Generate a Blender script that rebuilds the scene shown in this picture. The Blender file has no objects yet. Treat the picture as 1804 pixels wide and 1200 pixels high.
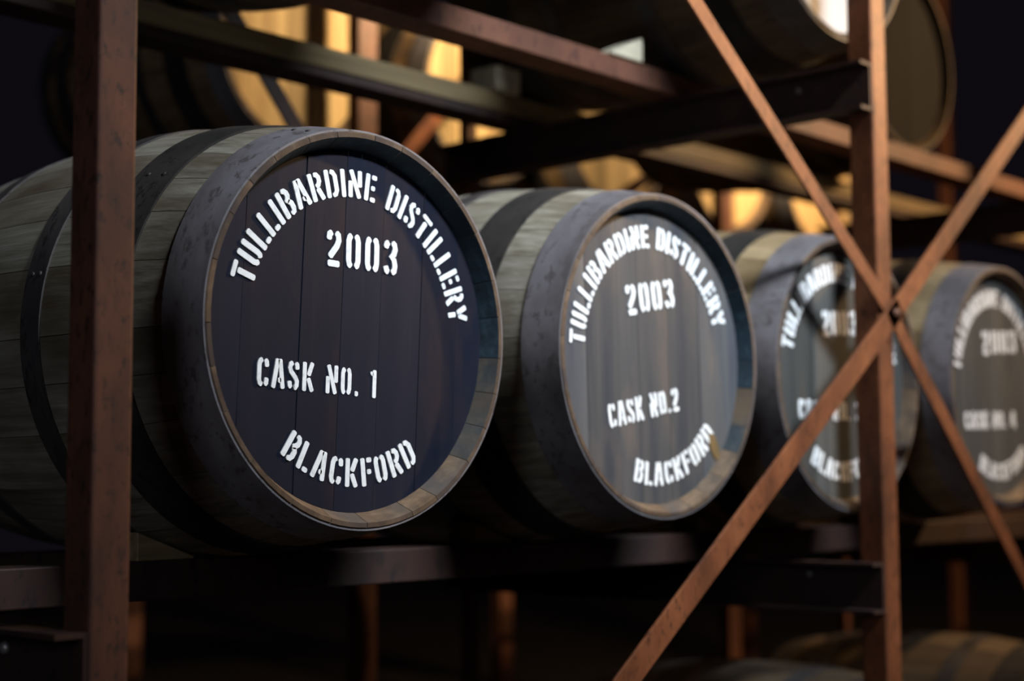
import bpy, bmesh, math, random
from mathutils import Vector, Matrix
random.seed(7)
SC = bpy.context.scene
COL = SC.collection
PI = math.pi

# ------------------------------------------------------------------ camera
W_PX = 1804.0
F_PX, CAM = 2770.8, Vector((-1.5803, -1.7280, 1.4997))
YAW, PITCH, ROLL = 0.832536, 0.087373, -0.0059596
fw = Vector((math.sin(YAW)*math.cos(PITCH), math.cos(YAW)*math.cos(PITCH), math.sin(PITCH)))
r0 = Vector((math.cos(YAW), -math.sin(YAW), 0.0))
u0 = r0.cross(fw)
rt = math.cos(ROLL)*r0 + math.sin(ROLL)*u0
up = -math.sin(ROLL)*r0 + math.cos(ROLL)*u0
cd = bpy.data.cameras.new('camera')
cd.sensor_width = 36.0
cd.lens = F_PX/W_PX*36.0
cd.clip_start, cd.clip_end = 0.05, 100
cd.dof.use_dof = True
cd.dof.focus_distance = 2.30
cd.dof.aperture_fstop = 1.9
cam = bpy.data.objects.new('camera', cd)
COL.objects.link(cam)
cam.matrix_world = Matrix(((rt.x, up.x, -fw.x, CAM.x), (rt.y, up.y, -fw.y, CAM.y), (rt.z, up.z, -fw.z, CAM.z), (0, 0, 0, 1)))
SC.camera = cam

# ------------------------------------------------------------------ world, lights, exposure
SC.view_settings.view_transform = 'Standard'
SC.view_settings.look = 'None'
SC.view_settings.exposure = 0.0
SC.view_settings.gamma = 1.0
SC.view_settings.use_curve_mapping = False
wd = bpy.data.worlds.new('black_lift_glow')  # faint even glow added to lift the blacks behind the racks
SC.world = wd
wd.use_nodes = True
wd.node_tree.nodes['Background'].inputs[0].default_value = (0.77, 0.63, 1.0, 1)
wd.node_tree.nodes['Background'].inputs[1].default_value = 0.0050

def lamp(name, kind, loc, target, energy, color, size=None, size_y=None, spread=None, radius=None):
    l = bpy.data.lights.new(name, kind)
    l.energy = energy; l.color = color
    if kind == 'AREA':
        l.shape = 'RECTANGLE'; l.size = size; l.size_y = size_y or size
        if spread: l.spread = math.radians(spread)
    else:
        l.shadow_soft_size = radius or 0.1
        if kind == 'SPOT':
            l.spot_size = math.radians(spread); l.spot_blend = 0.6
    o = bpy.data.objects.new(name, l); COL.objects.link(o)
    o.location = loc
    o.rotation_euler = (Vector(target) - Vector(loc)).to_track_quat('-Z', 'Y').to_euler()
    return o
# added unseen key above the front aisle, spread narrowed to shape its falloff, daylight from the doorway at the far left, warm bulbs in both aisles
lamp('added_key_light', 'AREA', (0.95, -3.0, 4.7), (0.90, 0.0, 2.15), 27, (0.86, 0.94, 1.0), 1.9, 0.25, spread=34)
lamp('doorway_daylight', 'AREA', (-4.6, -2.6, 2.9), (0.6, 0.0, 1.8), 14, (0.82, 0.89, 1.0), 1.2, 2.0, spread=120)
lamp('front_aisle_bulb', 'POINT', (4.5, -1.15, 3.55), (0, 0, 0), 520, (1.0, 0.62, 0.30), radius=0.08)
for bx in (2.06, 3.95):
    lamp('back_aisle_bulkhead', 'SPOT', (bx, 1.34, 3.15), (bx, 2.3, 3.1), 78, (1.0, 0.74, 0.42), spread=150, radius=0.05)

# ------------------------------------------------------------------ materials
def mat(name):
    m = bpy.data.materials.new(name); m.use_nodes = True
    nt = m.node_tree
    return m, nt, nt.nodes['Principled BSDF']
def N(nt, t, **kw):
    n = nt.nodes.new(t)
    for k, v in kw.items(): setattr(n, k, v)
    return n
def coords(nt, scale, kind='Object'):
    tc = N(nt, 'ShaderNodeTexCoord'); mp = N(nt, 'ShaderNodeMapping')
    mp.inputs['Scale'].default_value = scale
    nt.links.new(tc.outputs[kind], mp.inputs['Vector'])
    oi = N(nt, 'ShaderNodeObjectInfo')
    ml = N(nt, 'ShaderNodeVectorMath', operation='SCALE'); ml.inputs[0].default_value = (17.3, 9.1, 13.7)
    nt.links.new(oi.outputs['Random'], ml.inputs['Scale'])
    ad = N(nt, 'ShaderNodeVectorMath', operation='ADD')
    nt.links.new(mp.outputs[0], ad.inputs[0]); nt.links.new(ml.outputs[0], ad.inputs[1])
    return ad.outputs[0], oi.outputs['Random']
def noise(nt, vec, scale, detail=6, rough=0.6):
    n = N(nt, 'ShaderNodeTexNoise')
    n.inputs['Scale'].default_value = scale; n.inputs['Detail'].default_value = detail; n.inputs['Roughness'].default_value = rough
    nt.links.new(vec, n.inputs['Vector'])
    return n.outputs['Fac']
def ramp(nt, fac, stops):
    r = N(nt, 'ShaderNodeValToRGB'); e = r.color_ramp.elements
    while len(e) < len(stops): e.new(0.5)
    for i, (p, c) in enumerate(stops):
        e[i].position = p; e[i].color = (*c, 1)
    nt.links.new(fac, r.inputs[0])
    return r.outputs[0]
def mix(nt, fac, a, b, mode='MIX'):
    m = N(nt, 'ShaderNodeMix', data_type='RGBA', blend_type=mode)
    for sock, v in ((m.inputs[0], fac), (m.inputs[6], a), (m.inputs[7], b)):
        if isinstance(v, (int, float)): sock.default_value = v
        elif isinstance(v, tuple): sock.default_value = (*v, 1)
        else: nt.links.new(v, sock)
    return m.outputs[2]
def bump(nt, b, fac, strength, dist=0.002):
    n = N(nt, 'ShaderNodeBump'); n.inputs['Strength'].default_value = strength; n.inputs['Distance'].default_value = dist
    nt.links.new(fac, n.inputs['Height']); nt.links.new(n.outputs[0], b.inputs['Normal'])

def wood(name, stops, grain=(60, 2.2, 60), rough=0.75, var=0.45, bstr=0.5, stain=None):
    m, nt, b = mat(name)
    v, rnd = coords(nt, grain)
    f = noise(nt, v, 1.0, 7, 0.65)
    c = ramp(nt, f, stops)
    v2, _ = coords(nt, (5, 2.0, 5))
    f2 = noise(nt, v2, 1.0, 4, 0.6)
    if stain:
        c = mix(nt, ramp(nt, f2, [(0.45, (0, 0, 0)), (0.68, (1, 1, 1))]), c, stain)
    k = N(nt, 'ShaderNodeMapRange'); k.inputs[3].default_value = 1 - var; k.inputs[4].default_value = 1 + var*0.6
    nt.links.new(rnd, k.inputs[0])
    c = mix(nt, 1.0, c, k.outputs[0], 'MULTIPLY')
    nt.links.new(c, b.inputs['Base Color'])
    b.inputs['Roughness'].default_value = rough
    b.inputs['Specular IOR Level'].default_value = 0.3
    bump(nt, b, f, bstr)
    return m
def rust(name, dark, midc, hot, rough=0.62, metal=0.15, sc=9.0, spec=0.4):
    m, nt, b = mat(name)
    v, rnd = coords(nt, (1, 1, 0.45))
    f = noise(nt, v, sc, 8, 0.62)
    c = ramp(nt, f, [(0.30, dark), (0.50, midc), (0.72, hot)])
    f2 = noise(nt, v, sc*9, 4, 0.7)
    c = mix(nt, ramp(nt, f2, [(0.36, (1, 1, 1)), (0.46, (0, 0, 0))]), c, dark)
    nt.links.new(c, b.inputs['Base Color'])
    b.inputs['Roughness'].default_value = rough; b.inputs['Metallic'].default_value = metal; b.inputs['Specular IOR Level'].default_value = spec
    bump(nt, b, f2, 0.35, 0.0015)
    return m

M = {}
M['stave'] = wood('weathered_oak_stave', [(0.25, (0.075, 0.064, 0.046)), (0.5, (0.185, 0.168, 0.132)), (0.75, (0.31, 0.292, 0.25))], var=0.2, stain=(0.075, 0.055, 0.032))
M['stave_warm'] = wood('brown_oak_stave', [(0.25, (0.10, 0.06, 0.03)), (0.5, (0.22, 0.14, 0.07)), (0.75, (0.34, 0.23, 0.12))], var=0.35, stain=(0.08, 0.05, 0.03))
M['stave_lamp_gold'] = wood('lamp_gold_oak_stave', [(0.25, (0.11, 0.078, 0.042)), (0.5, (0.23, 0.17, 0.095)), (0.75, (0.34, 0.26, 0.155))], var=0.16, stain=(0.14, 0.095, 0.045))  # browner oak with the warm lamplight put into its colour
M['chime'] = wood('cut_oak_chime', [(0.25, (0.05, 0.032, 0.02)), (0.55, (0.14, 0.092, 0.056)), (0.8, (0.25, 0.17, 0.11))], grain=(30, 60, 30), var=0.25, stain=(0.055, 0.05, 0.05))
M['chime_blue'] = wood('blue_painted_oak_chime', [(0.25, (0.006, 0.011, 0.017)), (0.5, (0.012, 0.026, 0.040)), (0.78, (0.03, 0.06, 0.085))], grain=(40, 60, 40), var=0.15, rough=0.5)
M['chime_mix'] = wood('part_painted_oak_chime', [(0.3, (0.012, 0.02, 0.028)), (0.52, (0.03, 0.04, 0.048)), (0.78, (0.11, 0.085, 0.06))], grain=(25, 40, 25), var=0.15, stain=(0.09, 0.062, 0.04))
M['rim'] = wood('worn_oak_rim', [(0.25, (0.04, 0.024, 0.015)), (0.55, (0.10, 0.062, 0.038)), (0.8, (0.20, 0.135, 0.088))], grain=(30, 60, 30), var=0.2, stain=(0.04, 0.03, 0.03))
M['stave_shaded'] = wood('shade_darkened_oak_stave', [(0.25, (0.04, 0.026, 0.015)), (0.5, (0.085, 0.058, 0.034)), (0.75, (0.14, 0.10, 0.06))], var=0.3, stain=(0.03, 0.02, 0.015))  # oak darkened so the colour itself holds the dimness of these tiers
M['head_wood'] = wood('golden_oak_board', [(0.25, (0.26, 0.16, 0.07)), (0.5, (0.44, 0.30, 0.14)), (0.75, (0.58, 0.42, 0.21))], grain=(50, 50, 2.5), var=0.4)
M['timber'] = wood('old_timber', [(0.25, (0.08, 0.058, 0.030)), (0.5, (0.165, 0.122, 0.064)), (0.75, (0.26, 0.20, 0.105))], grain=(2.0, 40, 40), var=0.15)
M['wedge'] = wood('pale_wedge_wood', [(0.25, (0.30, 0.27, 0.20)), (0.5, (0.48, 0.44, 0.34)), (0.75, (0.62, 0.57, 0.45))], grain=(4, 40, 40), var=0.15)
def paint(name, stops, patch, rough=0.42, var=0.25, pl=0.5, spec=0.35):
    m, nt, b = mat(name)
    v, rnd = coords(nt, (26, 26, 1.6))
    f = noise(nt, v, 1.0, 7, 0.62)
    c = ramp(nt, f, stops)
    v2, _ = coords(nt, (7, 7, 2.6))
    f2 = noise(nt, v2, 1.0, 5, 0.6)
    c = mix(nt, ramp(nt, f2, [(pl, (0, 0, 0)), (pl+0.22, (1, 1, 1))]), c, patch)
    k = N(nt, 'ShaderNodeMapRange'); k.inputs[3].default_value = 1-var; k.inputs[4].default_value = 1+var
    nt.links.new(rnd, k.inputs[0])
    c = mix(nt, 1.0, c, k.outputs[0], 'MULTIPLY')
    nt.links.new(c, b.inputs['Base Color'])
    b.inputs['Roughness'].default_value = rough
    b.inputs['Specular IOR Level'].default_value = spec
    f3 = noise(nt, v, 6.0, 5, 0.7)
    bump(nt, b, f3, 0.25, 0.0008)
    return m
M['head1'] = paint('navy_black_head_paint', [(0.3, (0.005, 0.008, 0.019)), (0.6, (0.009, 0.011, 0.022)), (0.8, (0.018, 0.016, 0.025))], (0.026, 0.018, 0.022), pl=0.54, var=0.18, spec=0.28)
M['head2'] = paint('worn_grey_head_paint', [(0.3, (0.040, 0.045, 0.058)), (0.55, (0.072, 0.072, 0.076)), (0.8, (0.115, 0.10, 0.095))], (0.15, 0.115, 0.095), pl=0.50, var=0.3)
M['head3'] = paint('dull_grey_head_paint', [(0.3, (0.042, 0.044, 0.045)), (0.55, (0.066, 0.066, 0.064)), (0.8, (0.095, 0.09, 0.082))], (0.10, 0.085, 0.066), pl=0.55)
M['head_white'] = paint('off_white_head_paint', [(0.3, (0.46, 0.44, 0.44)), (0.6, (0.55, 0.53, 0.53)), (0.8, (0.62, 0.60, 0.59))], (0.50, 0.46, 0.44), pl=0.6, rough=0.6)
M['head_dark'] = paint('shade_black_head', [(0.3, (0.004, 0.004, 0.005)), (0.6, (0.007, 0.007, 0.008)), (0.8, (0.012, 0.011, 0.011))], (0.010, 0.008, 0.007), rough=0.8, spec=0.1)  # near-black tone holds the shade on the upper-tier head
m, nt, b = mat('white_stencil_paint')
v, _ = coords(nt, (1, 1, 1)); f = noise(nt, v, 90, 5, 0.7)
nt.links.new(ramp(nt, f, [(0.3, (0.60, 0.63, 0.66)), (0.5, (0.80, 0.83, 0.86))]), b.inputs['Base Color'])
b.inputs['Roughness'].default_value = 0.55
M['letter'] = m
m, nt, b = mat('brown_stain'); b.inputs['Base Color'].default_value = (0.14, 0.085, 0.03, 1); b.inputs['Roughness'].default_value = 0.6
M['stain'] = m
M['hoop'] = rust('dull_iron_hoop', (0.030, 0.026, 0.027), (0.060, 0.055, 0.056), (0.10, 0.088, 0.085), rough=0.5, metal=0.35, sc=7)
M['black_hoop'] = rust('black_iron_hoop', (0.012, 0.011, 0.011), (0.022, 0.020, 0.019), (0.036, 0.031, 0.028), rough=0.85, metal=0.0, sc=7, spec=0.15)
M['chime_hoop'] = rust('grey_zinc_hoop', (0.095, 0.085, 0.088), (0.170, 0.160, 0.176), (0.25, 0.24, 0.265), rough=0.5, metal=0.30, sc=6)
M['post'] = rust('brown_rusted_steel', (0.028, 0.015, 0.013), (0.090, 0.033, 0.021), (0.17, 0.060, 0.032))
M['rail'] = rust('red_brown_steel', (0.052, 0.020, 0.013), (0.110, 0.042, 0.024), (0.175, 0.070, 0.038), sc=5)
M['beam'] = rust('dark_red_steel', (0.014, 0.009, 0.009), (0.030, 0.014, 0.012), (0.050, 0.022, 0.017), sc=6)
M['brace'] = rust('orange_rusted_steel', (0.060, 0.020, 0.010), (0.155, 0.050, 0.020), (0.235, 0.083, 0.034), rough=0.55, spec=0.3)
M['bolt'] = rust('worn_bolt_steel', (0.12, 0.11, 0.11), (0.25, 0.24, 0.24), (0.4, 0.38, 0.37), metal=0.6, rough=0.4)
M['floor'] = rust('dark_concrete', (0.025, 0.023, 0.022), (0.04, 0.037, 0.035), (0.055, 0.05, 0.047), rough=0.9, metal=0, sc=3)
M['wall'] = rust('near_black_wall', (0.006, 0.006, 0.007), (0.009, 0.008, 0.010), (0.013, 0.012, 0.013), rough=0.95, metal=0, sc=2)  # near-black base colour throughout, used on the ceiling

# ------------------------------------------------------------------ mesh helpers
def link(name, me, parent=None, material=None):
    o = bpy.data.objects.new(name, me); COL.objects.link(o)
    if material is not None and me is not None and len(me.materials) == 0:
        me.materials.append(M[material])
    if parent is not None: o.parent = parent
    return o
def empty(name, loc, label, cat, group=None):
    o = bpy.data.objects.new(name, None); COL.objects.link(o)
    o.location = loc; o.empty_display_size = 0.1
    tag(o, label, cat, group)
    return o
def tag(o, label, cat, group=None):
    o['label'] = label; o['category'] = cat
    if group: o['group'] = group
def mesh(name, verts, faces, mats=None, smooth=False):
    me = bpy.data.meshes.new(name); me.from_pydata(verts, [], faces); me.update()
    if smooth:
        for p in me.polygons: p.use_smooth = True
    return me
def bevel_box(name, x0, x1, y0, y1, z0, z1, bev=0.003):
    bm = bmesh.new()
    bmesh.ops.create_cube(bm, size=1)
    for v in bm.verts:
        v.co = Vector((x0+(v.co.x+.5)*(x1-x0), y0+(v.co.y+.5)*(y1-y0), z0+(v.co.z+.5)*(z1-z0)))
    if bev: bmesh.ops.bevel(bm, geom=bm.edges[:], offset=bev, segments=2, profile=0.5, affect='EDGES')
    me = bpy.data.meshes.new(name); bm.to_mesh(me); bm.free()
    return me
def extrude_profile(name, prof, axis, a0, a1, bev=0.0):
    # prof: closed list of 2-D points; axis 'x','y','z' is the extrusion direction
    def P(p, a):
        return {'x': (a, p[0], p[1]), 'y': (p[0], a, p[1]), 'z': (p[0], p[1], a)}[axis]
    n = len(prof)
    vs = [P(p, a0) for p in prof] + [P(p, a1) for p in prof]
    fs = [[i, (i+1) % n, n+(i+1) % n, n+i] for i in range(n)] + [list(range(n))[::-1], list(range(n, 2*n))]
    me = mesh(name, vs, fs)
    bm = bmesh.new(); bm.from_mesh(me)
    bmesh.ops.recalc_face_normals(bm, faces=bm.faces[:])
    if bev: bmesh.ops.bevel(bm, geom=bm.edges[:], offset=bev, segments=1, affect='EDGES')
    bm.to_mesh(me); bm.free()
    return me
def dome(name, r, h, axis, n=8):
    bm = bmesh.new()
    bmesh.ops.create_uvsphere(bm, u_segments=n, v_segments=6, radius=r)
    for v in bm.verts: v.co.z *= h/r
    rot = {'-y': Matrix.Rotation(PI/2, 4, 'X'), '-x': Matrix.Rotation(-PI/2, 4, 'Y'), 'z': Matrix.Identity(4)}[axis]
    bm.transform(rot)
    me = bpy.data.meshes.new(name); bm.to_mesh(me); bm.free()
    for p in me.polygons: p.use_smooth = True
    return me

# ------------------------------------------------------------------ setting
fl = link('floor', bevel_box('floor', -10, 30, -6, 25, -0.1, 0.0, 0), None, 'floor'); fl['kind'] = 'structure'
ce = link('ceiling', bevel_box('ceiling', -10, 12, -6, 7, 6.5, 6.6, 0), None, 'wall'); ce['kind'] = 'structure'

# ------------------------------------------------------------------ casks
def sharpen(me):
    # crease every edge between a smooth and a flat face so the curved faces keep clean normals
    sm = [p.use_smooth for p in me.polygons]; adj = {}
    for p in me.polygons:
        for k in p.edge_keys: adj.setdefault(k, []).append(sm[p.index])
    at = me.attributes.get('sharp_edge') or me.attributes.new('sharp_edge', 'BOOLEAN', 'EDGE')
    at.data.foreach_set('value', [not all(adj.get(tuple(sorted(e.vertices)), [False])) for e in me.edges])
L, RB, RE = 0.98, 0.352, 0.2955
def rad(y): return RB - (RB-RE)*((y-L/2)/(L/2))**2
def stave_mesh(a0, a1, lift, across, along, name):
    gap = 0.0006
    ys = [0.0, 0.002] + [L*(i+1)/(along+1) for i in range(along)] + [L-0.002, L]
    prof = [(y, rad(y)-(0.0015 if y in (0.0, L) else 0) + lift) for y in ys]              # outside
    inner = [(L, RE-0.0085), (L-0.034, RE-0.026), (L*0.5, RB-0.03), (0.034, RE-0.026), (0.0, RE-0.0085)]
    loop = prof + [(y, r) for y, r in inner]
    n = len(loop); no = len(prof)
    vs, fs, mi = [], [], []
    for k in range(across+1):
        for (y, r) in loop:
            g = gap/r
            a = a0+g + (a1-a0-2*g)*k/across
            vs.append((r*math.cos(a), y, r*math.sin(a)))
    for k in range(across):
        for i in range(n):
            j = (i+1) % n
            fs.append([k*n+i, k*n+j, (k+1)*n+j, (k+1)*n+i])
            mi.append((1 if i == 0 else 0) if i < no-1 else (1 if i in (no-1, n-1) else (2 if i in (no, n-2) else 0)))
    fs.append(list(range(n))[::-1]); fs.append([across*n+i for i in range(n)]); mi += [0, 0]
    me = mesh(name, vs, fs)
    bm = bmesh.new(); bm.from_mesh(me); bmesh.ops.recalc_face_normals(bm, faces=bm.faces[:]); bm.to_mesh(me); bm.free()
    me.polygons.foreach_set('material_index', mi)
    sm = [i < len(fs)-2 and mi[i] == 0 for i in range(len(fs))]
    me.polygons.foreach_set('use_smooth', sm)
    sharpen(me)
    return me
def hoop_mesh(name, y0, y1, thick=0.0028, seg=120, ny=3):
    vs, fs = [], []
    loop = [(y0+(y1-y0)*i/ny, rad(y0+(y1-y0)*i/ny)+thick) for i in range(ny+1)]
    loop += [(y1, rad(y1)-0.003), (y0, rad(y0)-0.003)]
    n = len(loop)
    for s in range(seg):
        a = 2*PI*s/seg
        for (y, r) in loop: vs.append((r*math.cos(a), y, r*math.sin(a)))
    for s in range(seg):
        t = (s+1) % seg
        for i in range(n):
            j = (i+1) % n
            fs.append([s*n+i, s*n+j, t*n+j, t*n+i])
    me = mesh(name, vs, fs)
    bm = bmesh.new(); bm.from_mesh(me); bmesh.ops.recalc_face_normals(bm, faces=bm.faces[:]); bm.to_mesh(me); bm.free()
    me.polygons.foreach_set('use_smooth', [(i % n) < ny for i in range(len(me.polygons))])
    sharpen(me)
    return me
HEAD_Y, HEAD_R = 0.028, 0.2725
def board_meshes(tagname, cuts, y0=HEAD_Y, y1=HEAD_Y+0.022):
    out = []
    for q in range(len(cuts)-1):
        xa, xb = cuts[q]+0.0003, cuts[q+1]-0.0003
        xa, xb = max(xa, -HEAD_R+0.0005), min(xb, HEAD_R-0.0005)
        S = 12
        topp = [(xa+(xb-xa)*i/S) for i in range(S+1)]
        pts = [(x, math.sqrt(max(HEAD_R**2-x*x, 0))) for x in topp]
        loop = [(x, z) for x, z in pts] + [(x, -z) for x, z in reversed(pts)]
        n = len(loop)
        bv = 0.0006
        def shrink(p):
            return (min(max(p[0], xa+bv), xb-bv), p[1]-math.copysign(bv, p[1]) if abs(p[1]) > 2*bv else p[1])
        dy = random.uniform(-0.0006, 0.0006)
        vs = [(*[shrink(p)[0]], y0+dy, shrink(p)[1]) for p in loop] + [(p[0], y0+dy+bv, p[1]) for p in loop] + [(p[0], y1, p[1]) for p in loop]
        fs = [list(range(n)), list(range(2*n, 3*n))[::-1]]
        for k in range(2):
            fs += [[k*n+i, (k+1)*n+i, (k+1)*n+(i+1) % n, k*n+(i+1) % n] for i in range(n)]
        me = mesh('%s_board' % tagname, vs, fs)
        bm = bmesh.new(); bm.from_mesh(me); bmesh.ops.recalc_face_normals(bm, faces=bm.faces[:]); bm.to_mesh(me); bm.free()
        out.append(me)
    return out

# stencil glyphs: strokes in a cell of height 1
G = {
 'T': (.50, [[(0, .91), (.50, .91)], [(.25, .76), (.25, 0)]]),
 'U': (.50, [[(.09, 1), (.09, .24), (.12, .12), (.20, .07)], [(.41, 1), (.41, .24), (.38, .12), (.30, .07)]]),
 'L': (.44, [[(.09, 1), (.09, 0)], [(.25, .09), (.46, .09)]]),
 'I': (.18, [[(.09, 1), (.09, 0)]]),
 'B': (.50, [[(.09, 1), (.09, 0)], [(.25, .92), (.36, .90), (.41, .80), (.41, .68), (.34, .56), (.25, .52)], [(.34, .52), (.42, .40), (.42, .22), (.37, .10), (.25, .08)]]),
 'A': (.54, [[(.06, 0), (.23, 1)], [(.33, 1), (.48, 0)], [(.27, .28), (.40, .28)]]),
 'R': (.50, [[(.09, 1), (.09, 0)], [(.25, .92), (.36, .90), (.42, .80), (.42, .66), (.35, .54), (.25, .50)], [(.30, .44), (.44, 0)]]),
 'D': (.50, [[(.09, 1), (.09, 0)], [(.24, .92), (.35, .89), (.42, .76), (.42, .24), (.35, .11), (.24, .08)]]),
 'N': (.54, [[(.08, 0), (.08, .60)], [(.10, 1), (.44, 0)], [(.46, .40), (.46, 1)]]),
 'E': (.46, [[(.09, 1), (.09, 0)], [(.25, .91), (.46, .91)], [(.25, .51), (.42, .51)], [(.25, .09), (.46, .09)]]),
 'S': (.50, [[(.22, .93), (.12, .87), (.09, .74), (.14, .62), (.34, .42), (.41, .30), (.40, .16), (.33, .08), (.28, .07)], [(.33, .92), (.40, .86), (.42, .70)], [(.08, .30), (.10, .14), (.17, .08)]]),
 'Y': (.52, [[(.06, 1), (.23, .50)], [(.46, 1), (.31, .54)], [(.25, .40), (.25, 0)]]),
 'C': (.50, [[(.23, .93), (.13, .87), (.09, .74), (.09, .26), (.13, .13), (.23, .07)], [(.33, .92), (.40, .86), (.42, .68)], [(.33, .08), (.40, .14), (.42, .32)]]),
 'K': (.52, [[(.09, 1), (.09, 0)], [(.27, .54), (.44, 1)], [(.26, .46), (.45, 0)]]),
 'O': (.50, [[(.19, .93), (.12, .87), (.09, .76), (.09, .24), (.12, .13), (.19, .07)], [(.31, .93), (.38, .87), (.41, .76), (.41, .24), (.38, .13), (.31, .07)]]),
 'F': (.45, [[(.09, 1), (.09, 0)], [(.25, .91), (.46, .91)], [(.25, .50), (.42, .50)]]),
 '.': (.20, [[(.02, .09), (.18, .09)]]),
 '1': (.30, [[(.20, 1), (.20, 0)], [(.03, .82), (.12, .90)]]),
 '2': (.52, [[(.09, .70), (.11, .86), (.20, .92)], [(.31, .92), (.40, .86), (.42, .72), (.36, .56), (.12, .24)], [(.06, .08), (.46, .08)]]),
 '3': (.52, [[(.09, .74), (.12, .87), (.20, .92)], [(.30, .92), (.39, .87), (.42, .74), (.37, .58), (.29, .52), (.38, .45), (.42, .28), (.39, .13), (.30, .08)], [(.09, .26), (.12, .13), (.20, .08)]]),
 '4': (.54, [[(.30, 1), (.07, .38)], [(.04, .26), (.26, .26)], [(.40, 1), (.40, 0)], [(.49, .26), (.56, .26)]]),
 ' ': (.26, []),
}
G['0'] = G['O']
def stroke_poly(pts, hw):
    # closed outline of a polyline with half-width hw and softly rounded corners
    P = [Vector(p) for p in pts]; n = len(P)
    nor = []
    for i in range(n):
        d = (P[min(i+1, n-1)]-P[max(i-1, 0)]).normalized()
        nor.append(Vector((-d.y, d.x)))
    d0 = (P[1]-P[0]).normalized(); d1 = (P[-1]-P[-2]).normalized()
    c = hw*0.45
    left = [P[0]+nor[0]*(hw-c), P[0]+d0*c+nor[0]*hw] + [P[i]+nor[i]*hw for i in range(1, n-1)] + [P[-1]-d1*c+nor[-1]*hw, P[-1]+nor[-1]*(hw-c)]
    right = [P[0]-nor[0]*(hw-c), P[0]+d0*c-nor[0]*hw] + [P[i]-nor[i]*hw for i in range(1, n-1)] + [P[-1]-d1*c-nor[-1]*hw, P[-1]-nor[-1]*(hw-c)]
    return left, right
class Ink:
    def __init__(s): s.v, s.f = [], []
    def strip(s, left, right, fn, y0, y1):
        b = len(s.v); n = len(left)
        for y in (y0, y1):
            for q in left + right:
                x, z = fn(q); s.v.append((x, y, z))
        o = 2*n
        for i in range(n-1):
            s.f.append([b+i, b+i+1, b+n+i+1, b+n+i])
            s.f.append([b+o+i, b+o+n+i, b+o+n+i+1, b+o+i+1])
        ring = list(range(n)) + [n+i for i in reversed(range(n))]
        for i in range(len(ring)):
            p, q = ring[i], ring[(i+1) % len(ring)]
            s.f.append([b+p, b+o+p, b+o+q, b+q])
    def build(s, name):
        me = mesh(name, s.v, s.f)
        bm = bmesh.new(); bm.from_mesh(me); bmesh.ops.recalc_face_normals(bm, faces=bm.faces[:]); bm.to_mesh(me); bm.free()
        return me
SW = 0.088
YI0, YI1 = HEAD_Y-0.0016, HEAD_Y+0.0016
def layout(txt, track):
    x, out = 0.0, []
    for ch in txt:
        w = G[ch][0]; out.append((ch, x, w)); x += w + track
    return out, x-track
def text_line(txt, h, x0, z0, x1, z1):
    # baseline from (x0,z0) to (x1,z1); glyph widths are scaled to fill it
    out, tot = layout(txt, 0.15)
    Lb = math.hypot(x1-x0, z1-z0); k = Lb/tot
    e = Vector(((x1-x0)/Lb, (z1-z0)/Lb)); g = Vector((-e.y, e.x)); ink = Ink()
    for ch, x, w in out:
        for st in G[ch][1]:
            lf, rg = stroke_poly([(x+a, b) for a, b in st], SW)
            def fn(q): return (x0+e.x*q.x*k+g.x*q.y*h, z0+e.y*q.x*k+g.y*q.y*h)
            ink.strip(lf, rg, fn, YI0, YI1)
    return ink.build('stencil_line')
def text_arc(words, r, h, lower=False):
    # words: (text, start angle, end angle) in degrees measured at the head centre
    ink = Ink()
    for txt, A0, A1 in words:
        out, tot = layout(txt, 0.13)
        for ch, x, w in out:
            fc = (x+w/2)/tot
            a = math.radians(A0+(A1-A0)*fc)
            arc = abs(math.radians(A1-A0))*(r+h*0.5 if not lower else r-h*0.5)
            k = arc/tot
            rad_v = Vector((math.cos(a), math.sin(a)))
            if lower: upv, rv = -rad_v, Vector((-math.sin(a), math.cos(a)))
            else: upv, rv = rad_v, Vector((math.sin(a), -math.cos(a)))
            base = rad_v*r
            for st in G[ch][1]:
                lf, rg = stroke_poly([(p-w/2, q) for p, q in st], SW)
                def fn(q):
                    v = base + rv*(q.x*k) + upv*(q.y*h)
                    return (v.x, v.y)
                ink.strip(lf, rg, fn, YI0, YI1)
    return ink.build('stencil_arc')

NST = 26
wd_ = [random.uniform(0.75, 1.3) for _ in range(NST)]
cum = [0]
for w in wd_: cum.append(cum[-1]+w)
ANG = [2*PI*c/cum[-1] for c in cum]
LIFT = [random.uniform(-0.0003, 0.0003) for _ in range(NST)]
ST_FINE = [stave_mesh(ANG[i], ANG[i+1], LIFT[i], 4, 16, 'stave_fine') for i in range(NST)]
ST_COARSE = [stave_mesh(ANG[i], ANG[i+1], LIFT[i], 2, 8, 'stave_coarse') for i in range(NST)]
for me in ST_FINE: me.materials.append(M['stave']); me.materials.append(M['rim']); me.materials.append(M['chime'])
for me in ST_COARSE: me.materials.append(M['stave_warm']); me.materials.append(M['rim']); me.materials.append(M['chime'])
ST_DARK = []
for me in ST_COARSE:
    md = me.copy(); md.materials[0] = M['stave_shaded']; md.materials[1] = M['stave_shaded']; md.materials[2] = M['stave_shaded']; ST_DARK.append(md)
ST_BLUE, ST_MIX, ST_GOLD = [], [], []
for me in ST_FINE:
    mb = me.copy(); mb.materials[2] = M['chime_blue']; ST_BLUE.append(mb)
    mb = me.copy(); mb.materials[2] = M['chime_mix']; ST_MIX.append(mb)
    mb = me.copy(); mb.materials[0] = M['stave_lamp_gold']; ST_GOLD.append(mb)
HOOPS = [(0.0022, 0.075, 'chime_hoop'), (0.148, 0.232, 'black_hoop'), (0.332, 0.378, 'hoop')]
HM = []
for y0, y1, mm in HOOPS:
    me = hoop_mesh('hoop_front', y0, y1); me.materials.append(M[mm]); HM.append(me)
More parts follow.
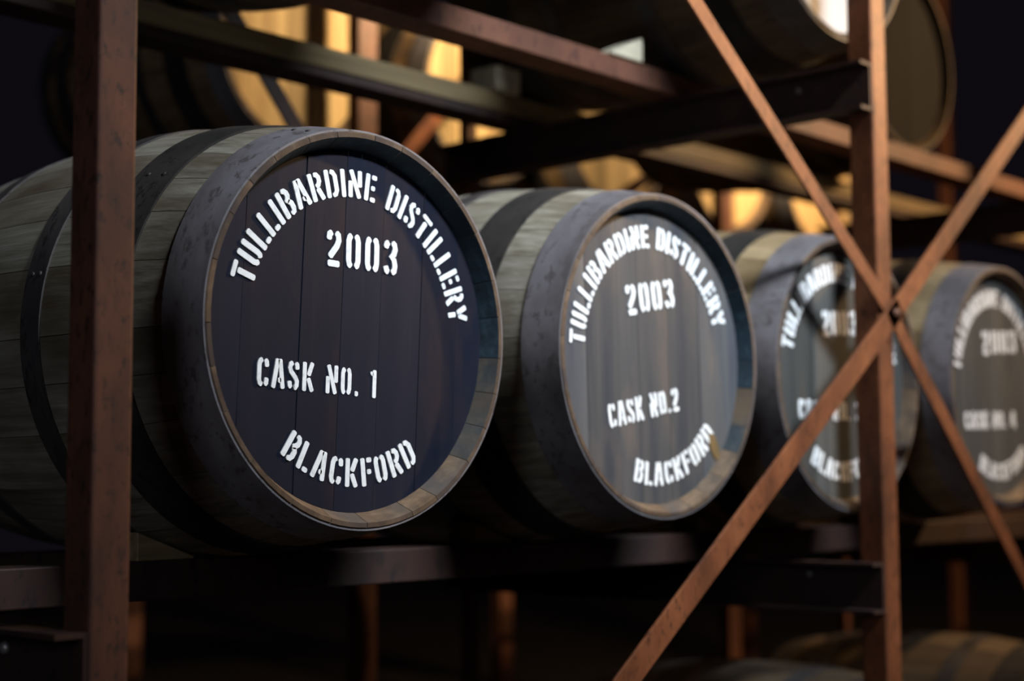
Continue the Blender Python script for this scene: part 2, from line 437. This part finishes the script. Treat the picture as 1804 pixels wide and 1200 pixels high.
for y0, y1, mm in HOOPS:
    me = hoop_mesh('hoop_rear', L-y1, L-y0); me.materials.append(M['hoop']); HM.append(me)
HM0_DARK = HM[0].copy(); HM0_DARK.materials[0] = M['hoop']
RIV = dome('rivet', 0.0045, 0.0022, 'z'); RIV.materials.append(M['hoop'])
CUTS = [-0.30, -0.205, -0.115, -0.035, 0.055, 0.135, 0.215, 0.30]
REAR = board_meshes('rear', [-0.30, -0.1, 0.1, 0.30], L-0.05, L-0.03)
for me in REAR: me.materials.append(M['stave_warm'])
BOARD_SETS = {}
def boards_for(material, key):
    if (material, key) not in BOARD_SETS:
        random.seed(key)
        cuts = [c + random.uniform(-0.012, 0.012) if abs(c) < 0.29 else c for c in CUTS]
        ms = board_meshes('head', cuts)
        for me in ms: me.materials.append(M[material])
        BOARD_SETS[(material, key)] = ms
    return BOARD_SETS[(material, key)]
CASKS = 'oak casks lying on the racks'
def cask(X, Y, ZC, label, head, key=1, fine=False, roll=0.0, headroll=0.0, group=CASKS, dark=False, gold=False):
    e = empty('oak_cask', (X, Y, ZC-RB), label, 'cask', group)
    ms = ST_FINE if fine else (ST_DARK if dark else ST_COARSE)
    for i, me in enumerate(ms):
        if fine:
            aw = (math.degrees((ANG[i]+ANG[i+1])/2 - roll) + 180) % 360 - 180
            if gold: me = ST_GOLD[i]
            elif -8 < aw < 150: me = ST_BLUE[i]
            elif -42 < aw <= -8: me = ST_MIX[i]
        o = link('stave', me, e); o.location = (0, 0, RB); o.rotation_euler = (0, roll, 0)
    for q, me in enumerate(HM):
        if q == 0 and dark: me = HM0_DARK
        o = link('hoop', me, e); o.location = (0, 0, RB); o.rotation_euler = (0, roll, 0)
        if fine and q < 3:
            y0, y1, _ = HOOPS[q]
            for s in (0.3, 0.7):
                a = 2.0 + 0.5*q
                yy = y0+(y1-y0)*s; rr = rad(yy)+0.0026
                r_ = link('rivet', RIV, o)
                r_.location = (rr*math.cos(a), yy, rr*math.sin(a))
                r_.rotation_euler = (0, PI/2-a, 0)
    for me in boards_for(head, key):
        o = link('head_board', me, e); o.location = (0, 0, RB); o.rotation_euler = (0, headroll, 0)
    for me in REAR:
        o = link('rear_head_board', me, e); o.location = (0, 0, RB)
    return e
def words_line(e, txt, h, x0, z0, x1, z1, lab):
    out, tot = layout(txt, 0.15)
    k = 0; pos = []
    for w in txt.split(' '):
        a = out[k]; b = out[k+len(w)-1]
        pos.append((w, a[1]/tot, (b[1]+b[2])/tot)); k += len(w)+1
    for w, fa, fb in pos:
        letter(e, text_line(w, h, x0+(x1-x0)*fa, z0+(z1-z0)*fa, x0+(x1-x0)*fb, z0+(z1-z0)*fb), lab)
def letter(e, me, lab):
    me.materials.append(M['letter'])
    o = link('stencilled_lettering', me, e); o.location = (0, 0, RB); o['label'] = lab
    return o

ZC = 1.7225
RI, HT = 0.2005, 0.0425
c1 = cask(0.0, 0, ZC, 'nearest and largest oak cask, navy-black head stencilled CASK NO. 1', 'head1', 1, True, 0.10, 0.05)
letter(c1, text_arc([('TULLIBARDINE', 165.5, 79.5)], RI, HT), 'white stencilled arc along the top of the head')
letter(c1, text_arc([('DISTILLERY', 72.6, 7.2)], RI, HT), 'white stencilled arc along the top of the head')
words_line(c1, '2003', 0.056, -0.060, 0.0925, 0.086, 0.0885, 'white stencilled year')
words_line(c1, 'CASK NO. 1', 0.0425, -0.187, -0.0915, 0.041, -0.101, 'white stencilled cask number')
letter(c1, text_arc([('BLACKFORD', -128, -56.5)], 0.2345, HT, True), 'white stencilled arc along the foot of the head')
c2 = cask(0.7384, 0, ZC, 'second oak cask in the row, worn grey head stencilled CASK NO.2', 'head2', 2, True, 0.9, -0.03)
letter(c2, text_arc([('TULLIBARDINE', 177.5, 93.5)], RI, HT), 'white stencilled arc along the top of the head')
letter(c2, text_arc([('DISTILLERY', 86.8, 18.5)], RI, HT), 'white stencilled arc along the top of the head')
words_line(c2, '2003', 0.056, -0.077, 0.0705, 0.067, 0.0955, 'white stencilled year')
words_line(c2, 'CASK NO.2', 0.0440, -0.132, -0.136, 0.077, -0.0975, 'white stencilled cask number')
letter(c2, text_arc([('BLACKFORD', -106.5, -37)], 0.2380, HT, True), 'white stencilled arc along the foot of the head')
sp = [(0.186+0.014*math.cos(a)*1.0-0.010*math.sin(a), -0.165+0.026*math.sin(a)) for a in [2*PI*i/20 for i in range(20)]]
so = link('stain', extrude_profile('stain', sp, 'y', HEAD_Y-0.0024, HEAD_Y+0.0012), c2, 'stain'); so.location = (0, 0, RB); so['label'] = 'brown stain over the last letter'
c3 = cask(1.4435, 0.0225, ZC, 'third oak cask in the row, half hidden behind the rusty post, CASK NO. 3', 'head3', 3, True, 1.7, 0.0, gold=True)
letter(c3, text_arc([('TULLIBARDINE', 168.5, 82.0)], RI, HT), 'white stencilled arc along the top of the head')
letter(c3, text_arc([('DISTILLERY', 74.5, 8.0)], RI, HT), 'white stencilled arc along the top of the head')
words_line(c3, '2003', 0.057, -0.074, 0.0785, 0.070, 0.0870, 'white stencilled year')
words_line(c3, 'CASK NO. 3', 0.0430, -0.177, -0.1030, 0.079, -0.1020, 'white stencilled cask number')
letter(c3, text_arc([('BLACKFORD', -125, -55)], 0.2345, HT, True), 'white stencilled arc along the foot of the head')
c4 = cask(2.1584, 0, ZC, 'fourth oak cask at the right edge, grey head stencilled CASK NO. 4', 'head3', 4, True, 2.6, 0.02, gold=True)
letter(c4, text_arc([('TULLIBARDINE', 171, 85)], RI, HT), 'white stencilled arc along the top of the head')
letter(c4, text_arc([('DISTILLERY', 77.5, 12)], RI, HT), 'white stencilled arc along the top of the head')
words_line(c4, '2003', 0.060, -0.074, 0.0760, 0.116, 0.0890, 'white stencilled year')
words_line(c4, 'CASK NO. 4', 0.0430, -0.180, -0.1120, 0.097, -0.1030, 'white stencilled cask number')
letter(c4, text_arc([('BLACKFORD', -119, -48)], 0.2360, HT, True), 'white stencilled arc along the foot of the head')

# upper and lower tiers of the front rack
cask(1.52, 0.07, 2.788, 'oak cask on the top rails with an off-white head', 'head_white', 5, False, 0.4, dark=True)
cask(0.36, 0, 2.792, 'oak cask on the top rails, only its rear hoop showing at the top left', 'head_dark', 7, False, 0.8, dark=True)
cask(2.95, 0.66, 2.835, 'oak cask with shade-darkened head on the top rails at the upper right corner', 'head_dark', 6, False, 1.2, dark=True)
cask(1.83, 0, 0.683, 'shade-darkened oak cask on the bottom rails, right of the lower brace foot', 'head_dark', 8, False, 2.2, dark=True)
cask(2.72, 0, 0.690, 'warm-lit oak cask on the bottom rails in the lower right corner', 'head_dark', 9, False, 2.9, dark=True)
# rear row across the back aisle
for X, lab in ((1.448, 'lamp-lit oak cask head behind the orange rear post, left of the rear row'),
               (2.278, 'brightest lamp-lit oak cask head, seen above cask number one'),
               (3.00, 'lamp-lit oak cask head glimpsed between the dark beams above cask number two'),
               (3.74, 'lamp-lit oak cask head behind the yellow runner'),
               (4.46, 'dim brown oak cask head at the right end of the rear row')):
    cask(X, 1.886, 2.80, lab, 'head_wood', int(X*10), False, X)

# ------------------------------------------------------------------ racks
def channel(name, xa, xb, y0, y1, z0, z1, t=0.007):
    # web on the xb side, flanges toward xa; runs along y
    prof = [(xa, z0), (xb, z0), (xb, z1), (xa, z1), (xa, z1-t), (xb-t, z1-t), (xb-t, z0+t), (xa, z0+t)]
    return extrude_profile(name, prof, 'y', y0, y1)
def flat_bar(name, x0, z0, x1, z1, y, width, thick):
    d = Vector((x1-x0, 0, z1-z0)); Ln = d.length; ang = math.atan2(d.z, d.x)
    me = bevel_box(name, 0, Ln, -thick/2, thick/2, -width/2, width/2, 0.0012)
    me.transform(Matrix.Translation((x0, y, z0)) @ Matrix.Rotation(-ang, 4, 'Y'))
    return me
def local(me, loc):
    me.transform(Matrix.Translation(-Vector(loc))); return me

FR = (0.5, 0.5, 0.0)
rack = empty('steel_rack', FR, 'rusted steel rack of posts, rails and braces carrying the stencilled casks', 'rack')
def rp(name, me, m, label=None, root=rack, org=FR):
    o = link(name, local(me, org), root, m)
    if label: o['label'] = label
    return o
TOPZ = 4.2
POST_X = [(-0.506, -0.450), (1.415, 1.476), (3.34, 3.40), (5.25, 5.31)]
for xa, xb in POST_X:
    rp('post', bevel_box('post', xa, xb, -0.060, 0.0, 0.0, TOPZ, 0.004), 'post' if xa < 0 else 'brace')
    rp('post', bevel_box('post', xa+0.048, xa+0.084, 1.20, 1.232, 0.0, TOPZ, 0.003), 'post')
    rp('base_plate', bevel_box('base_plate', xa-0.05, xb+0.05, -0.11, 0.05, 0.0, 0.012, 0.002), 'post')
    for zt in (0.262, 1.318, 2.390):
        o = rp('cross_beam', channel('cross_beam', xa-0.046, xa, -0.058, 1.232, zt-0.105, zt), 'beam')
        rp('bracket', bevel_box('bracket', xa-0.002, xa+0.050, 1.203, 1.229, zt-0.09, zt-0.01, 0.002), 'beam')
        bo = link('bolt', dome('bolt', 0.009, 0.006, '-x'), o, 'bolt')
        bo.location = Vector((xa-0.008, 0.12, zt-0.03)) - Vector(FR)
# rails along the row, each resting on the cross beams
def rail(root, org, x0, x1, y0, y1, z0, z1, m, name='rail', bev=0.003):
    return rp(name, bevel_box(name, x0, x1, y0, y1, z0, z1, bev), m, None, root, org)
rail(rack, FR, -0.62, 5.3, 0.30, 0.38, 1.318, 1.3775, 'beam')
rail(rack, FR, -0.62, 5.3, 0.70, 0.78, 1.318, 1.377, 'beam')
rail(rack, FR, -0.62, 5.3, 0.42, 0.50, 2.390, 2.441, 'rail')
rail(rack, FR, -0.62, 5.3, 0.89, 0.98, 2.390, 2.412, 'beam')
rail(rack, FR, -0.62, 5.3, 0.885, 0.985, 2.412, 2.460, 'timber', 'timber_runner')
rail(rack, FR, -0.62, 5.3, 0.30, 0.38, 0.262, 0.335, 'beam')
rail(rack, FR, -0.62, 5.3, 0.60, 0.68, 0.262, 0.335, 'beam')
# front braces meeting on the middle post
NX, NZ, BY = 1.457, 1.847, -0.067
def arm(x1, z1, y, w, back=0.02):
    d = Vector((x1-NX, z1-NZ)).normalized()
    return rp('brace', flat_bar('brace', NX-d.x*back, NZ-d.y*back, x1, z1, y, w, 0.006), 'brace')
arm(-0.46, NZ-0.729*(NX+0.46), BY-0.007, 0.050, 0.03)
arm(3.36, NZ+0.778*(3.36-NX), BY-0.007, 0.046, 0.03)
arm(-0.46, NZ+0.752*(NX+0.46), BY, 0.037)
arm(3.0, NZ-0.960*(3.0-NX), BY, 0.040)
bo = rp('node_bolt', dome('node_bolt', 0.012, 0.008, '-y'), 'post'); bo.location = (NX, BY-0.012, NZ)
# brace in the rear plane
rp('brace', flat_bar('brace', 0.30, 3.12, 1.50, 1.66, 1.265, 0.045, 0.008), 'beam')

BR = (2.6, 2.2, 0.0)
brack = empty('rear_steel_rack', BR, 'orange-lit steel rack behind, carrying the lamp-lit row of casks', 'rack')
for xa in (1.603, 3.535, 5.46):
    rp('post', extrude_profile('post', [(xa, 1.795), (xa+0.075, 1.795), (xa+0.075, 1.803), (xa+0.008, 1.803), (xa+0.008, 1.845), (xa, 1.845)], 'z', 0.0, TOPZ), 'rail', None, brack, BR)
    rp('post', bevel_box('post', xa, xa+0.075, 3.00, 3.06, 0.0, TOPZ, 0.004), 'rail', None, brack, BR)
    for zt in (1.318, 2.390):
        rp('cross_beam', channel('cross_beam', xa-0.046, xa, 1.79, 3.06, zt-0.105, zt), 'beam', None, brack, BR)
for z0 in (1.318, 2.390):
    rail(brack, BR, 1.2, 5.6, 2.20, 2.28, z0, z0+0.063, 'rail')
    rail(brack, BR, 1.2, 5.6, 2.52, 2.60, z0, z0+0.063, 'rail')
rp('brace', flat_bar('brace', 1.62, 2.342, 2.45, 3.21, 1.775, 0.045, 0.006), 'brace', None, brack, BR)
rp('brace', flat_bar('brace', 1.70, 1.865, 3.17, 2.694, 1.768, 0.045, 0.006), 'brace', None, brack, BR)

# ------------------------------------------------------------------ wooden wedges under the casks
def wedge(xlo, xhi, y0, y1, z, h, label, m='wedge', tip=0.004):
    x0 = min(xlo, xhi)
    # low end at xlo, high end at xhi
    prof = [(0, 0), (xhi-xlo, 0), (xhi-xlo, h), (0, tip)]
    me = extrude_profile('wedge', prof, 'y', 0, y1-y0, 0.0015)
    o = link('wooden_wedge', me, None, m); o.location = (xlo, y0, z)
    tag(o, label, 'wedge', 'wedges chocking the casks')
    return o
wedge(1.11, 1.22, 0.412, 0.49, 2.441, 0.056, 'grey triangular wedge on the front top rail')
wedge(1.765, 1.655, 0.37, 0.47, 2.441, 0.088, 'lamp-lit yellow wedge behind the upper brace')
blk = link('wooden_block', bevel_box('wooden_block', -0.045, 0.045, -0.045, 0.045, 0, 0.062, 0.003), None, 'wedge'); blk.location = (1.268, 0.915, 2.460)
tag(blk, 'small square grey wooden block standing on the timber runner', 'block')
for X, nm in ((0.0, 'first'), (0.7384, 'second'), (1.4435, 'third'), (2.1584, 'fourth')):
    wedge(X-0.085, X-0.19, 0.305, 0.375, 1.3775, 0.044, 'dark wedge under the left side of the %s stencilled cask' % nm, 'timber')
